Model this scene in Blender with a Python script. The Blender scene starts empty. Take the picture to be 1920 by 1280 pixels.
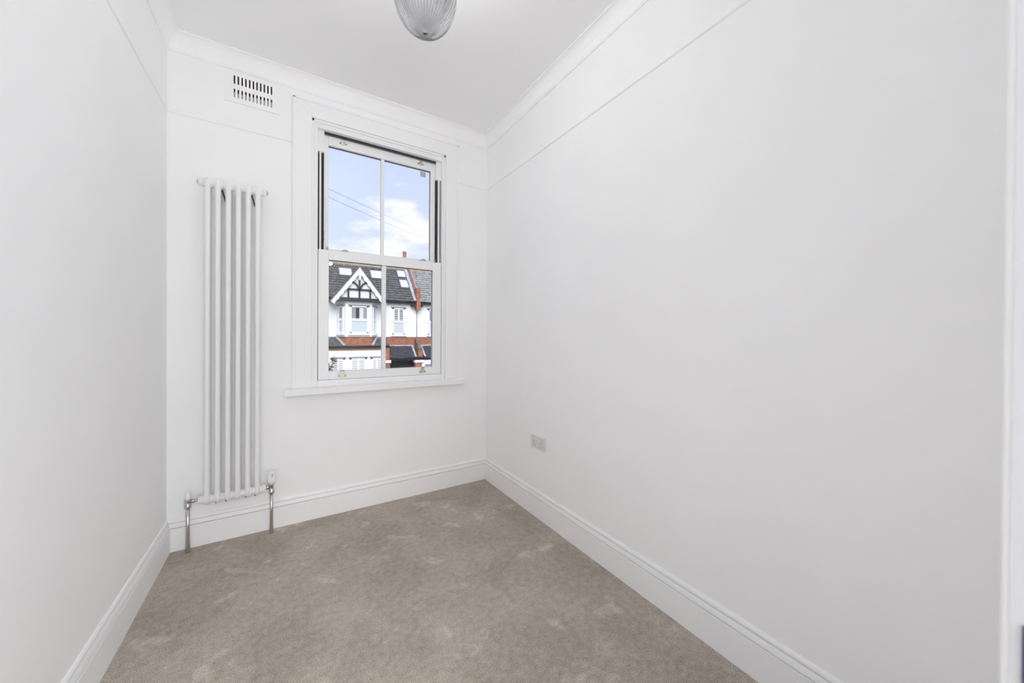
import bpy, bmesh, math, random
from mathutils import Vector, Matrix

sc = bpy.context.scene
col = sc.collection
R = math.radians

# ------------------------------------------------------------------ camera
H = 1.15
cd = bpy.data.cameras.new('camera')
cam = bpy.data.objects.new('camera', cd)
col.objects.link(cam)
yaw, pitch, roll, FPX = R(31.92719), R(-.28914), R(.33510), 671.4343
fw = Vector((math.sin(yaw) * math.cos(pitch), math.cos(yaw) * math.cos(pitch), math.sin(pitch)))
rt = Vector((math.cos(yaw), -math.sin(yaw), 0))
up = rt.cross(fw)
rr = rt * math.cos(roll) + up * math.sin(roll)
uu = up * math.cos(roll) - rt * math.sin(roll)
mat = Matrix((rr, uu, -fw)).transposed().to_4x4()
mat.translation = (0, 0, H)
cam.matrix_world = mat
cd.sensor_width = 36
cd.lens = FPX * 36 / 1920
cd.shift_y = -8.919 / 1920
cd.clip_start = .01
cd.clip_end = 400
cd.dof.use_dof = True
cd.dof.focus_distance = 3.2
cd.dof.aperture_fstop = 4.0
sc.camera = cam

# ------------------------------------------------------------------ view, sky, sun, added fill lights
sc.view_settings.view_transform = 'Standard'
sc.view_settings.look = 'None'
sc.view_settings.exposure = 0.09
sc.view_settings.gamma = 1.0
sc.view_settings.use_curve_mapping = False
sc.cycles.max_bounces = 14
sc.cycles.diffuse_bounces = 10
sc.cycles.transparent_max_bounces = 16
sc.cycles.sample_clamp_indirect = 6

SKY = 1.06            # strength of the sky
SUN = 2.6            # hazy sun, from behind this building on to the houses opposite
LANDING_FILL = 30.0       # added fill light, unseen on the landing behind the camera
LANDING_END_FILL = 3.0   # weak fill light added at the landing's end
LANDING_FAR_FILL = 95.0    # strong fill light added at the landing's other end
LAMP_FILL = 7.6           # fill light added over the pendant, whose bulb stays unlit

w = bpy.data.worlds.new('sky')
sc.world = w
w.use_nodes = True
nt = w.node_tree
nt.nodes.clear()
def wn(t, **k):
    n = nt.nodes.new(t)
    for a, b in k.items(): setattr(n, a, b)
    return n
tc = wn('ShaderNodeTexCoord')
mp = wn('ShaderNodeMapping'); mp.inputs['Scale'].default_value = (1, 1, 2.6)
mp.inputs['Location'].default_value = (.35, .1, .62)
nz = wn('ShaderNodeTexNoise'); nz.inputs['Scale'].default_value = 4.2; nz.inputs['Detail'].default_value = 7; nz.inputs['Roughness'].default_value = .55
rp = wn('ShaderNodeValToRGB')
rp.color_ramp.elements[0].position = .52; rp.color_ramp.elements[0].color = (.59, .68, .99, 1)
rp.color_ramp.elements[1].position = .66; rp.color_ramp.elements[1].color = (1.0, 1.0, 1.0, 1)
sp = wn('ShaderNodeSeparateXYZ')
hz = wn('ShaderNodeMapRange'); hz.inputs['From Min'].default_value = .0; hz.inputs['From Max'].default_value = .42
hz.inputs['To Min'].default_value = .35; hz.inputs['To Max'].default_value = 0
mx = wn('ShaderNodeMix', data_type='RGBA'); mx.inputs['B'].default_value = (.93, .96, 1.0, 1)
bg = wn('ShaderNodeBackground'); bg.inputs['Strength'].default_value = SKY
ow = wn('ShaderNodeOutputWorld')
nt.links.new(tc.outputs['Generated'], mp.inputs['Vector'])
nt.links.new(mp.outputs['Vector'], nz.inputs['Vector'])
lowc = wn('ShaderNodeMath', operation='MULTIPLY_ADD'); lowc.inputs[1].default_value = -.55; lowc.inputs[2].default_value = .17
cadd = wn('ShaderNodeMath', operation='ADD')
nt.links.new(sp.outputs['Z'], lowc.inputs[0]); nt.links.new(lowc.outputs[0], cadd.inputs[0]); nt.links.new(nz.outputs['Fac'], cadd.inputs[1])
nt.links.new(cadd.outputs[0], rp.inputs['Fac'])
nt.links.new(tc.outputs['Generated'], sp.inputs['Vector'])
nt.links.new(sp.outputs['Z'], hz.inputs['Value'])
nt.links.new(hz.outputs['Result'], mx.inputs['Factor'])
nt.links.new(rp.outputs['Color'], mx.inputs['A'])
nt.links.new(mx.outputs['Result'], bg.inputs['Color'])
nt.links.new(bg.outputs['Background'], ow.inputs['Surface'])

sl = bpy.data.lights.new('sun', 'SUN'); sl.energy = SUN; sl.angle = R(40); sl.color = (1, .97, .93)
so = bpy.data.objects.new('sun', sl); col.objects.link(so)
so.rotation_euler = Vector((.12, .80, -.58)).to_track_quat('-Z', 'Y').to_euler()

def fill_light(name, loc, d, sx, sz, energy):  # unseen area lamp added to brighten the room
    al = bpy.data.lights.new(name, 'AREA'); al.shape = 'RECTANGLE'; al.size = sx; al.size_y = sz
    al.energy = energy; al.color = (.965, .98, 1)
    ao = bpy.data.objects.new(name, al); col.objects.link(ao); ao.location = loc
    ao.rotation_euler = Vector(d).to_track_quat('-Z', 'Z').to_euler()
fill_light('landing_fill', (.5, -1.46, 1.3), (0, 1, 0), 1.5, 2.0, LANDING_FILL)
fill_light('landing_end_fill', (-1.46, -.8, 1.3), (1, 0, 0), 1.1, 2.2, LANDING_END_FILL)
fill_light('landing_far_fill', (1.66, -.8, 1.3), (-1, 0, 0), 1.1, 2.2, LANDING_FAR_FILL)

# ------------------------------------------------------------------ materials
MATS = {}
def principled(name, rgb=(.8, .8, .8), rough=.5, metal=0, spec=None, **kw):
    m = bpy.data.materials.new(name); m.use_nodes = True
    b = m.node_tree.nodes['Principled BSDF']
    b.inputs['Base Color'].default_value = (*rgb, 1)
    b.inputs['Roughness'].default_value = rough
    b.inputs['Metallic'].default_value = metal
    if spec is not None: b.inputs['Specular IOR Level'].default_value = spec
    for k, v in kw.items(): b.inputs[k].default_value = v
    MATS[name] = m
    return m, m.node_tree, b

def noise_bump(t, b, scale, strength, dist=.002, detail=4, coord='Object'):
    c = t.nodes.new('ShaderNodeTexCoord'); n = t.nodes.new('ShaderNodeTexNoise'); bp = t.nodes.new('ShaderNodeBump')
    n.inputs['Scale'].default_value = scale; n.inputs['Detail'].default_value = detail
    bp.inputs['Strength'].default_value = strength; bp.inputs['Distance'].default_value = dist
    t.links.new(c.outputs[coord], n.inputs['Vector']); t.links.new(n.outputs['Fac'], bp.inputs['Height'])
    t.links.new(bp.outputs['Normal'], b.inputs['Normal'])
    return c, n, bp

def noise_color(t, b, c, scale, stops, detail=4, rough=.5):
    n = t.nodes.new('ShaderNodeTexNoise'); r = t.nodes.new('ShaderNodeValToRGB')
    n.inputs['Scale'].default_value = scale; n.inputs['Detail'].default_value = detail; n.inputs['Roughness'].default_value = rough
    e = r.color_ramp.elements
    while len(e) < len(stops): e.new(.5)
    for i, (p, rgb) in enumerate(stops): e[i].position = p; e[i].color = (*rgb, 1)
    t.links.new(c.outputs['Object'], n.inputs['Vector']); t.links.new(n.outputs['Fac'], r.inputs['Fac'])
    t.links.new(r.outputs['Color'], b.inputs['Base Color'])
    return n, r

m, t, b = principled('wall_paint', (.86, .86, .855), .62, spec=.25)
c, n, _ = noise_bump(t, b, 14, .08, .004)
noise_color(t, b, c, 3.0, [(.35, (.925, .927, .93)), (.65, (.94, .942, .945))])
m, t, b = principled('ceiling_paint', (.87, .87, .865), .7, spec=.2)
c, n, _ = noise_bump(t, b, 10, .06, .004)
noise_color(t, b, c, 2.0, [(.35, (.945, .947, .95)), (.65, (.955, .957, .96))])
m, t, b = principled('trim_gloss', (.91, .912, .915), .45, spec=.35)
m, t, b = principled('door_lining_dimmed', (.54, .545, .555), .4, spec=.4)  # white paint greyed to offset too much light on the door lining
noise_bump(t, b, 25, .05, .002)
m, t, b = principled('sash_white', (.885, .887, .89), .32, spec=.5)
noise_bump(t, b, 30, .04, .002)
m, t, b = principled('radiator_white', (.87, .872, .872), .42, spec=.4)
m, t, b = principled('chrome', (.62, .6, .57), .18, 1)
noise_bump(t, b, 90, .05, .001)
m, t, b = principled('brass', (.70, .60, .44), .28, 1)
noise_bump(t, b, 120, .06, .001)
m, t, b = principled('fastener_cream', (.60, .57, .47), .3, .6)
noise_bump(t, b, 120, .06, .001)
m, t, b = principled('screw_dark', (.06, .05, .04), .4, .6)
m, t, b = principled('slot_black', (.012, .012, .013), .6)
m, t, b = principled('bracket_black', (.03, .03, .03), .5)
m, t, b = principled('plastic_white', (.86, .86, .88), .3)
m, t, b = principled('plastic_grey', (.58, .58, .58), .35)
m, t, b = principled('socket_plate', (.70, .70, .70), .4)
m, t, b = principled('socket_rocker', (.82, .82, .82), .35)
m, t, b = principled('socket_hole', (.16, .16, .17), .6)
m, t, b = principled('vent_white', (.93, .93, .932), .45)
m, t, b = principled('vent_flap', (.45, .45, .45), .5)
m, t, b = principled('strike_metal', (.12, .12, .2), .35, 1)
m, t, b = principled('sticker', (.42, .42, .43), .5)
m, t, b = principled('rubber_seal', (.03, .03, .035), .6)
m, t, b = principled('lamp_metal', (.55, .55, .55), .3, 1)
m, t, b = principled('lamp_opal', (.9, .9, .88), .4)
m, t, b = principled('cable_grey', (.3, .3, .34), .6)

# carpet: looped taupe pile with brushed marks, their pile shading painted as paler colour
m, t, b = principled('carpet', (.3, .26, .22), .95, spec=.1)
c = t.nodes.new('ShaderNodeTexCoord')
def tn(scale, detail, rough=.5, dist=0.):
    n = t.nodes.new('ShaderNodeTexNoise'); n.inputs['Scale'].default_value = scale; n.inputs['Detail'].default_value = detail
    n.inputs['Roughness'].default_value = rough; n.inputs['Distortion'].default_value = dist
    t.links.new(c.outputs['Object'], n.inputs['Vector']); return n
grain = tn(330, 3, .7); mid = tn(38, 4, .6); big = tn(3.6, 3, .5, .6)
r1 = t.nodes.new('ShaderNodeValToRGB')
r1.color_ramp.elements[0].position = .34; r1.color_ramp.elements[0].color = (.22, .185, .153, 1)
r1.color_ramp.elements[1].position = .66; r1.color_ramp.elements[1].color = (.72, .645, .56, 1)
gm = t.nodes.new('ShaderNodeMath'); gm.operation = 'MULTIPLY_ADD'; gm.inputs[1].default_value = .22; gm.inputs[2].default_value = -.11
ga = t.nodes.new('ShaderNodeMath'); ga.operation = 'ADD'
t.links.new(mid.outputs['Fac'], gm.inputs[0]); t.links.new(grain.outputs['Fac'], ga.inputs[0]); t.links.new(gm.outputs[0], ga.inputs[1])
t.links.new(ga.outputs[0], r1.inputs['Fac'])
sp_ = tn(6.2, 5, .6, .45)
r2 = t.nodes.new('ShaderNodeValToRGB')
r2.color_ramp.elements[0].position = .592; r2.color_ramp.elements[0].color = (0, 0, 0, 1)
r2.color_ramp.elements[1].position = .665; r2.color_ramp.elements[1].color = (1, 1, 1, 1)
t.links.new(sp_.outputs['Fac'], r2.inputs['Fac'])
mxl = t.nodes.new('ShaderNodeMix'); mxl.data_type = 'RGBA'; mxl.blend_type = 'MULTIPLY'
mxl.inputs['B'].default_value = (1.27, 1.28, 1.29, 1)
t.links.new(r2.outputs['Color'], mxl.inputs['Factor']); t.links.new(r1.outputs['Color'], mxl.inputs['A'])
r3 = t.nodes.new('ShaderNodeValToRGB')
r3.color_ramp.elements[0].position = .36; r3.color_ramp.elements[0].color = (.88, .875, .87, 1)
r3.color_ramp.elements[1].position = .62; r3.color_ramp.elements[1].color = (1.06, 1.06, 1.06, 1)
t.links.new(big.outputs['Fac'], r3.inputs['Fac'])
mx2 = t.nodes.new('ShaderNodeMix'); mx2.data_type = 'RGBA'; mx2.blend_type = 'MULTIPLY'; mx2.inputs['Factor'].default_value = 1
t.links.new(mxl.outputs['Result'], mx2.inputs['A']); t.links.new(r3.outputs['Color'], mx2.inputs['B'])
t.links.new(mx2.outputs['Result'], b.inputs['Base Color'])
bp = t.nodes.new('ShaderNodeBump'); bp.inputs['Strength'].default_value = .55; bp.inputs['Distance'].default_value = .006
t.links.new(ga.outputs[0], bp.inputs['Height']); t.links.new(bp.outputs['Normal'], b.inputs['Normal'])

# window glass: thin clear pane
def thin_glass(name, tint, refl=.04):
    m = bpy.data.materials.new(name); m.use_nodes = True; t = m.node_tree; t.nodes.clear()
    o = t.nodes.new('ShaderNodeOutputMaterial'); tr = t.nodes.new('ShaderNodeBsdfTransparent'); g = t.nodes.new('ShaderNodeBsdfGlossy')
    fr = t.nodes.new('ShaderNodeFresnel'); fr.inputs['IOR'].default_value = 1.3; mix = t.nodes.new('ShaderNodeMixShader')
    tr.inputs['Color'].default_value = (*tint, 1); g.inputs['Roughness'].default_value = .35
    t.links.new(fr.outputs[0], mix.inputs[0]); t.links.new(tr.outputs[0], mix.inputs[1]); t.links.new(g.outputs[0], mix.inputs[2])
    t.links.new(mix.outputs[0], o.inputs['Surface']); MATS[name] = m
thin_glass('window_glass', (.985, .99, .99))
m, t, b = principled('lamp_glass', (.84, .85, .86), .10, **{'Transmission Weight': 1.0, 'IOR': 1.48})

# outside
m, t, b = principled('render_white', (.82, .82, .82), .8)
c, n, _ = noise_bump(t, b, 6, .2, .01)
noise_color(t, b, c, 1.2, [(.3, (.80, .80, .80)), (.7, (.86, .86, .86))])
def brick_mat(name, a, b2, mortar, sx=1.0):
    m, t, b = principled(name, a, .85)
    c = t.nodes.new('ShaderNodeTexCoord'); mp = t.nodes.new('ShaderNodeMapping'); br = t.nodes.new('ShaderNodeTexBrick')
    mp.inputs['Rotation'].default_value = (R(90), 0, 0)
    br.inputs['Color1'].default_value = (*a, 1); br.inputs['Color2'].default_value = (*b2, 1); br.inputs['Mortar'].default_value = (*mortar, 1)
    br.inputs['Scale'].default_value = 1; br.inputs['Brick Width'].default_value = .225; br.inputs['Row Height'].default_value = .075
    br.inputs['Mortar Size'].default_value = .008; br.inputs['Bias'].default_value = .1
    t.links.new(c.outputs['Object'], mp.inputs['Vector']); t.links.new(mp.outputs['Vector'], br.inputs['Vector'])
    t.links.new(br.outputs['Color'], b.inputs['Base Color'])
    bp = t.nodes.new('ShaderNodeBump'); bp.inputs['Strength'].default_value = .4; bp.inputs['Distance'].default_value = .01; bp.invert = True
    t.links.new(br.outputs['Fac'], bp.inputs['Height']); t.links.new(bp.outputs['Normal'], b.inputs['Normal'])
brick_mat('brick_orange', (.50, .17, .08), (.27, .085, .05), (.36, .22, .16))
brick_mat('brick_brown', (.28, .13, .085), (.17, .09, .065), (.30, .23, .18))
def roof_mat(name, lo, hi, tilew):
    m, t, b = principled(name, lo, .7)
    c = t.nodes.new('ShaderNodeTexCoord'); n = t.nodes.new('ShaderNodeTexNoise'); n.inputs['Scale'].default_value = 5; n.inputs['Detail'].default_value = 5
    r = t.nodes.new('ShaderNodeValToRGB'); e = r.color_ramp.elements
    e[0].position = .32; e[0].color = (*lo, 1); e[1].position = .68; e[1].color = (*hi, 1)
    wv = t.nodes.new('ShaderNodeTexWave'); wv.bands_direction = 'X'; wv.inputs['Scale'].default_value = 1 / tilew / 3.14159 * 1.0; wv.wave_profile = 'SIN'
    bp = t.nodes.new('ShaderNodeBump'); bp.inputs['Strength'].default_value = .8; bp.inputs['Distance'].default_value = .04
    t.links.new(c.outputs['Object'], n.inputs['Vector']); t.links.new(n.outputs['Fac'], r.inputs['Fac']); t.links.new(r.outputs['Color'], b.inputs['Base Color'])
    t.links.new(c.outputs['Object'], wv.inputs['Vector']); t.links.new(wv.outputs['Fac'], bp.inputs['Height']); t.links.new(bp.outputs['Normal'], b.inputs['Normal'])
roof_mat('roof_dark', (.07, .068, .066), (.17, .165, .155), .3)
roof_mat('roof_pale', (.20, .20, .19), (.46, .46, .43), .25)
roof_mat('roof_slate', (.035, .038, .05), (.075, .078, .09), .3)
m, t, b = principled('ridge_tile', (.42, .33, .25), .8)
c, n, _ = noise_bump(t, b, 20, .3, .01); noise_color(t, b, c, 3, [(.3, (.30, .24, .17)), (.7, (.50, .42, .33))])
m, t, b = principled('moss', (.30, .26, .08), .9)
c, n, _ = noise_bump(t, b, 30, .8, .02); noise_color(t, b, c, 8, [(.3, (.16, .15, .08)), (.7, (.42, .35, .10))])
m, t, b = principled('lead_flashing', (.52, .55, .62), .5, .2)
c, n, _ = noise_bump(t, b, 12, .3, .01); noise_color(t, b, c, 5, [(.3, (.38, .40, .46)), (.7, (.66, .69, .75))])
m, t, b = principled('terracotta', (.46, .29, .24), .8); noise_bump(t, b, 20, .2, .01)
m, t, b = principled('pot_red', (.50, .16, .14), .7); noise_bump(t, b, 20, .2, .01)
m, t, b = principled('timber_black', (.012, .013, .02), .5); noise_bump(t, b, 20, .2, .01)
m, t, b = principled('gutter_black', (.012, .012, .014), .35)
m, t, b = principled('house_trim_white', (.86, .86, .86), .5)
m, t, b = principled('house_cream', (.80, .74, .63), .7)
m, t, b = principled('stone_grey', (.27, .255, .24), .8); noise_bump(t, b, 18, .3, .01)
m, t, b = principled('scroll_stone', (.20, .16, .13), .85); noise_bump(t, b, 18, .6, .02)
m, t, b = principled('pane_dark', (.10, .12, .14), .08)
m, t, b = principled('pane_grey', (.28, .31, .33), .12)
m, t, b = principled('pane_frosted', (.56, .62, .65), .3)
m, t, b = principled('pane_violet', (.25, .25, .36), .15)
m, t, b = principled('skylight_pane', (.88, .90, .93), .12)
m, t, b = principled('skylight_frame', (.24, .25, .34), .45, .3)
m, t, b = principled('blind_cream', (.66, .66, .64), .6)
m, t, b = principled('curtain_dark', (.045, .03, .025), .8)
m, t, b = principled('porch_shade', (.012, .014, .02), .6)
m, t, b = principled('leaf', (.07, .10, .045), .6)
m, t, b = principled('bark', (.10, .07, .05), .9)
m, t, b = principled('tarmac', (.10, .10, .105), .9); noise_bump(t, b, 40, .4, .01)
m, t, b = principled('paving', (.32, .31, .29), .9); noise_bump(t, b, 20, .3, .01)
m, t, b = principled('dish_white', (.62, .62, .61), .5)

# ------------------------------------------------------------------ mesh helpers
class MB:
    """collects vertices and faces, then links them as one mesh object"""
    def __init__(s): s.v = []; s.f = []; s.smooth = []
    def add(s, vs, fs, sm=False):
        o = len(s.v); s.v += [tuple(p) for p in vs]
        for f in fs: s.f.append([i + o for i in f]); s.smooth.append(sm)
        return s
    def box(s, x0, x1, y0, y1, z0, z1):
        x0, x1 = min(x0, x1), max(x0, x1); y0, y1 = min(y0, y1), max(y0, y1); z0, z1 = min(z0, z1), max(z0, z1)
        return s.add([(x, y, z) for z in (z0, z1) for x, y in ((x0, y0), (x1, y0), (x1, y1), (x0, y1))],
                     [(3, 2, 1, 0), (4, 5, 6, 7), (0, 1, 5, 4), (1, 2, 6, 5), (2, 3, 7, 6), (3, 0, 4, 7)])
    def obox(s, c, ax, ay, az, hx, hy, hz):
        c = Vector(c); ax, ay, az = Vector(ax).normalized(), Vector(ay).normalized(), Vector(az).normalized()
        vs = [c + ax * (i * hx) + ay * (j * hy) + az * (k * hz) for k in (-1, 1) for i, j in ((-1, -1), (1, -1), (1, 1), (-1, 1))]
        return s.add(vs, [(3, 2, 1, 0), (4, 5, 6, 7), (0, 1, 5, 4), (1, 2, 6, 5), (2, 3, 7, 6), (3, 0, 4, 7)])
    def bar(s, a, b, wd, th, nrm):
        a, b, nrm = Vector(a), Vector(b), Vector(nrm).normalized(); d = (b - a).normalized(); sd = d.cross(nrm).normalized()
        return s.obox((a + b) / 2, d, sd, nrm, (b - a).length / 2, wd / 2, th / 2)
    def tube(s, pts, rad, n=12, closed=False, cap=True):
        pts = [Vector(p) for p in pts]; N = len(pts)
        rads = rad if isinstance(rad, (list, tuple)) else [rad] * N
        rings = []; pu = None
        for i, p in enumerate(pts):
            if closed: d = pts[(i + 1) % N] - pts[i - 1]
            else: d = pts[min(i + 1, N - 1)] - pts[max(i - 1, 0)]
            d.normalize()
            if pu is None: u = d.orthogonal().normalized()
            else: u = (pu - d * pu.dot(d)).normalized()
            pu = u; v = d.cross(u)
            rings.append([p + (u * math.cos(2 * math.pi * k / n) + v * math.sin(2 * math.pi * k / n)) * rads[i] for k in range(n)])
        vs = [q for r_ in rings for q in r_]; fs = []
        for i in range(N if closed else N - 1):
            j = (i + 1) % N
            for k in range(n): fs.append((i * n + k, i * n + (k + 1) % n, j * n + (k + 1) % n, j * n + k))
        s.add(vs, fs, True)
        if cap and not closed:
            o = len(s.v) - len(vs)
            s.f.append([o + k for k in reversed(range(n))]); s.smooth.append(False)
            s.f.append([o + (N - 1) * n + k for k in range(n)]); s.smooth.append(False)
        return s
    def lathe(s, o, axis, prof, n=24, wob=None):
        """prof: list of (distance along axis, radius)"""
        o, ax = Vector(o), Vector(axis).normalized(); u = ax.orthogonal().normalized(); v = ax.cross(u)
        vs = []; fs = []
        for i, (h, r_) in enumerate(prof):
            for k in range(n):
                a = 2 * math.pi * k / n
                q = r_ if wob is None else wob(h, r_, a)
                vs.append(o + ax * h + (u * math.cos(a) + v * math.sin(a)) * q)
        for i in range(len(prof) - 1):
            for k in range(n): fs.append((i * n + k, i * n + (k + 1) % n, (i + 1) * n + (k + 1) % n, (i + 1) * n + k))
        s.add(vs, fs, True)
        o2 = len(s.v) - len(vs)
        if prof[0][1] > 1e-5: s.f.append([o2 + k for k in reversed(range(n))]); s.smooth.append(False)
        if prof[-1][1] > 1e-5: s.f.append([o2 + (len(prof) - 1) * n + k for k in range(n)]); s.smooth.append(False)
        return s
    def poly(s, pts, off):
        """planar outline pushed along off"""
        n = len(pts); off = Vector(off)
        vs = [Vector(p) for p in pts] + [Vector(p) + off for p in pts]
        return s.add(vs, [list(range(n))[::-1], list(range(n, 2 * n))] + [(i, (i + 1) % n, n + (i + 1) % n, n + i) for i in range(n)])
    def build(s, name, mat, parent=None, bevel=0, fx=None, wn=False, merge=False):
        me = bpy.data.meshes.new(name)
        vs = s.v if fx is None else [(fx(p[0]), p[1], p[2]) for p in s.v]
        me.from_pydata(vs, [], s.f)
        bm = bmesh.new(); bm.from_mesh(me)
        for f, sm in zip(bm.faces, s.smooth): f.smooth = sm
        if merge: bmesh.ops.remove_doubles(bm, verts=bm.verts, dist=1e-5)
        bmesh.ops.recalc_face_normals(bm, faces=bm.faces)
        if bevel:
            es = [e for e in bm.edges if len(e.link_faces) == 2 and e.calc_face_angle(0) > .5]
            bmesh.ops.bevel(bm, geom=es, offset=bevel, segments=2, affect='EDGES', profile=.5)
        bm.to_mesh(me); bm.free()
        o = bpy.data.objects.new(name, me)
        me.materials.append(MATS[mat])
        col.objects.link(o)
        if parent is not None: o.parent = parent; o.matrix_parent_inverse = Matrix.Translation(parent.location).inverted()
        return o

def tag(o, label, cat, group=None, kind=None):
    o['label'] = label; o['category'] = cat
    if group: o['group'] = group
    if kind: o['kind'] = kind
    return o
def empty(name, loc):
    o = bpy.data.objects.new(name, None); col.objects.link(o); o.location = loc; o.empty_display_size = .05
    return o

# ------------------------------------------------------------------ the room
L, RW, D = -.5423, 1.3447, 2.5469
YF = .0205                        # room side of the wall with the doorway
ZC = 2.718                       # ceiling
T = .28
WX0, WX1, WZ0, WZ1 = .118, .990, .80, 2.482     # structural window opening
JX, JL, DH = .452, -.36, 2.02    # doorway

tag(MB().box(L - .02, RW + .02, -.095, D + .02, -.12, 0).build('floor', 'carpet'), 'taupe fitted carpet with brushed pale marks', 'carpet', kind='structure')
tag(MB().box(L - T, RW + T, -.1, D + T, ZC, ZC + .2).build('ceiling', 'ceiling_paint'), 'plain white painted ceiling above the pendant lamp', 'ceiling', kind='structure')
tag(MB().box(L - T, L, -.1, D + T, -.12, ZC).build('wall_left', 'wall_paint'), 'bare white wall left of the radiator', 'wall', kind='structure')
tag(MB().box(RW, RW + T, -.1, D + T, -.12, ZC).build('wall_right', 'wall_paint'), 'long bare white wall with the power socket', 'wall', kind='structure')
bk = MB()
HX0, HX1, HZ0, HZ1 = -.285, -.068, 2.466, 2.608      # vent duct
bk.box(L, HX0, D, D + T, -.12, ZC).box(HX1, WX0, D, D + T, -.12, ZC).box(HX0, HX1, D, D + T, -.12, HZ0).box(HX0, HX1, D, D + T, HZ1, ZC).box(HX0, HX1, D + .17, D + T, HZ0, HZ1).box(WX1, RW, D, D + T, -.12, ZC).box(WX0, WX1, D, D + T, -.12, WZ0).box(WX0, WX1, D, D + T, WZ1, ZC)
tag(bk.build('wall_back', 'wall_paint'), 'white end wall holding the sash window and radiator', 'wall', kind='structure')
fr = MB()
fr.box(L, JL - .03, -.1, YF, 0, ZC).box(JX + .028, RW, -.1, YF, 0, ZC).box(JL - .03, JX + .028, -.1, YF, DH + .028, ZC)
tag(fr.build('wall_front', 'wall_paint'), 'white wall around the doorway', 'wall', kind='structure')

# mouldings, mitred at the corners; profile (projection, height)
def run(name, prof, wall, a, b, ma, mb_, mat='trim_gloss'):
    """wall: 'back' runs in x, 'left'/'right' run in y; ma/mb: +1 mitre at that end"""
    vs = []; n = len(prof)
    for end, s, mt in ((a, 1, ma), (b, -1, mb_)):
        for d, z in prof:
            q = end + s * d * mt
            if wall == 'back': vs.append((q, D - d, z))
            elif wall == 'left': vs.append((L + d, q, z))
            else: vs.append((RW - d, q, z))
    fs = [(i, (i + 1) % n, n + (i + 1) % n, n + i) for i in range(n)] + [tuple(range(n))[::-1], tuple(range(n, 2 * n))]
    return MB().add(vs, fs).build(name, mat)

SK = [(0, 0), (.0175, 0), (.0175, .1190), (.0165, .1200), (.0050, .1200), (.0050, .1236), (.0155, .1240), (.0140, .134), (.0108, .1450), (.0012, .1455), (.0012, .1490), (.0088, .1494), (.0082, .156), (.0048, .163), (0, .165)]
for wl, a, b_, mb2, lab in (('back', L, RW, 1, 'white moulded skirting under the window and radiator'), ('left', YF, D, 1, 'white moulded skirting along the left wall'), ('right', YF, D, 1, 'white moulded skirting under the power socket')):
    tag(run('baseboard_' + wl, SK, wl, a, b_, 1 if wl == 'back' else 0, 1), lab, 'skirting board', kind='structure')
PR = [(0, 2.303), (.0055, 2.306), (.0072, 2.309), (.0068, 2.316), (.0048, 2.3185), (.0048, 2.322), (.0034, 2.332), (.0016, 2.343), (0, 2.346)]
AO0, AO1 = .020, 1.090
tag(run('trim_1', PR, 'left', YF, D, 0, 1, 'wall_paint'), 'white picture rail along the left wall', 'picture rail', kind='structure')
tag(run('trim_2', PR, 'back', L, AO0, 1, 0, 'wall_paint'), 'white picture rail below the air vent', 'picture rail', kind='structure')
tag(run('trim_3', PR, 'back', AO1, RW, 0, 1, 'wall_paint'), 'short white picture rail between window and right corner', 'picture rail', kind='structure')
tag(run('trim_4', PR, 'right', YF, D, 0, 1, 'wall_paint'), 'white picture rail along the right wall', 'picture rail', kind='structure')
CZ = 2.629
CO = [(0, CZ), (.006, CZ), (.007, CZ + .006)]
for i in range(8):
    a = i / 7 * math.pi / 2
    CO.append((.010 + .042 * (1 - math.cos(a)), CZ + .008 + (ZC - CZ - .014) * math.sin(a)))
CO += [(.056, ZC - .006), (.056, ZC), (0, ZC)]
for wl, k, lab in (('left', 5, 'white cove cornice above the left wall'), ('back', 6, 'white cove cornice above the sash window'), ('right', 7, 'white cove cornice above the right wall')):
    a, b_ = (L, RW) if wl == 'back' else (YF, D)
    tag(run('trim_%d' % k, CO, wl, a, b_, 1 if wl == 'back' else 0, 1, 'ceiling_paint'), lab, 'cornice', kind='structure')

# ------------------------------------------------------------------ doorway beside the camera
dr = empty('door_1', (JX, -.04, 0))
tag(dr, 'white door frame at the right edge, with strike plate', 'door frame', kind='structure')
lin = MB()
lin.box(JX, JX + .028, -.1, .0285, 0, DH + .028).box(JL - .03, JL, -.1, .0285, 0, DH + .028).box(JL, JX, -.1, .0285, DH, DH + .028)
lin.build('door_lining', 'door_lining_dimmed', dr)
ar = MB()
def rail_v(xa, xb, z1):
    ar.poly([(xa, YF, 0), (xa, YF + .0077, 0)] + [(xa + (.0052 if xb > xa else -.0052) * (1 - math.cos(a)), YF + .0077 + .0052 * math.sin(a), 0) for a in (.35, .75, 1.15, 1.57)] + [(xb, YF + .0129, 0), (xb, YF, 0)], (0, 0, z1))
rail_v(JX + .004, JX + .075, DH + .075); rail_v(JL - .004, JL - .075, DH + .075)
ar.box(JL - .004, JX + .004, YF, YF + .0129, DH + .004, DH + .075)
ar.build('door_architrave', 'trim_gloss', dr)
stp = MB(); stp.box(JX - .0015, JX + .001, -.012, .0232, .896, .942)
sp_o = stp.build('strike_plate', 'strike_metal', dr, bevel=.001)
MB().box(JX - .0022, JX - .001, -.006, .0150, .908, .930).build('latch_hole', 'slot_black', sp_o)

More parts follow.
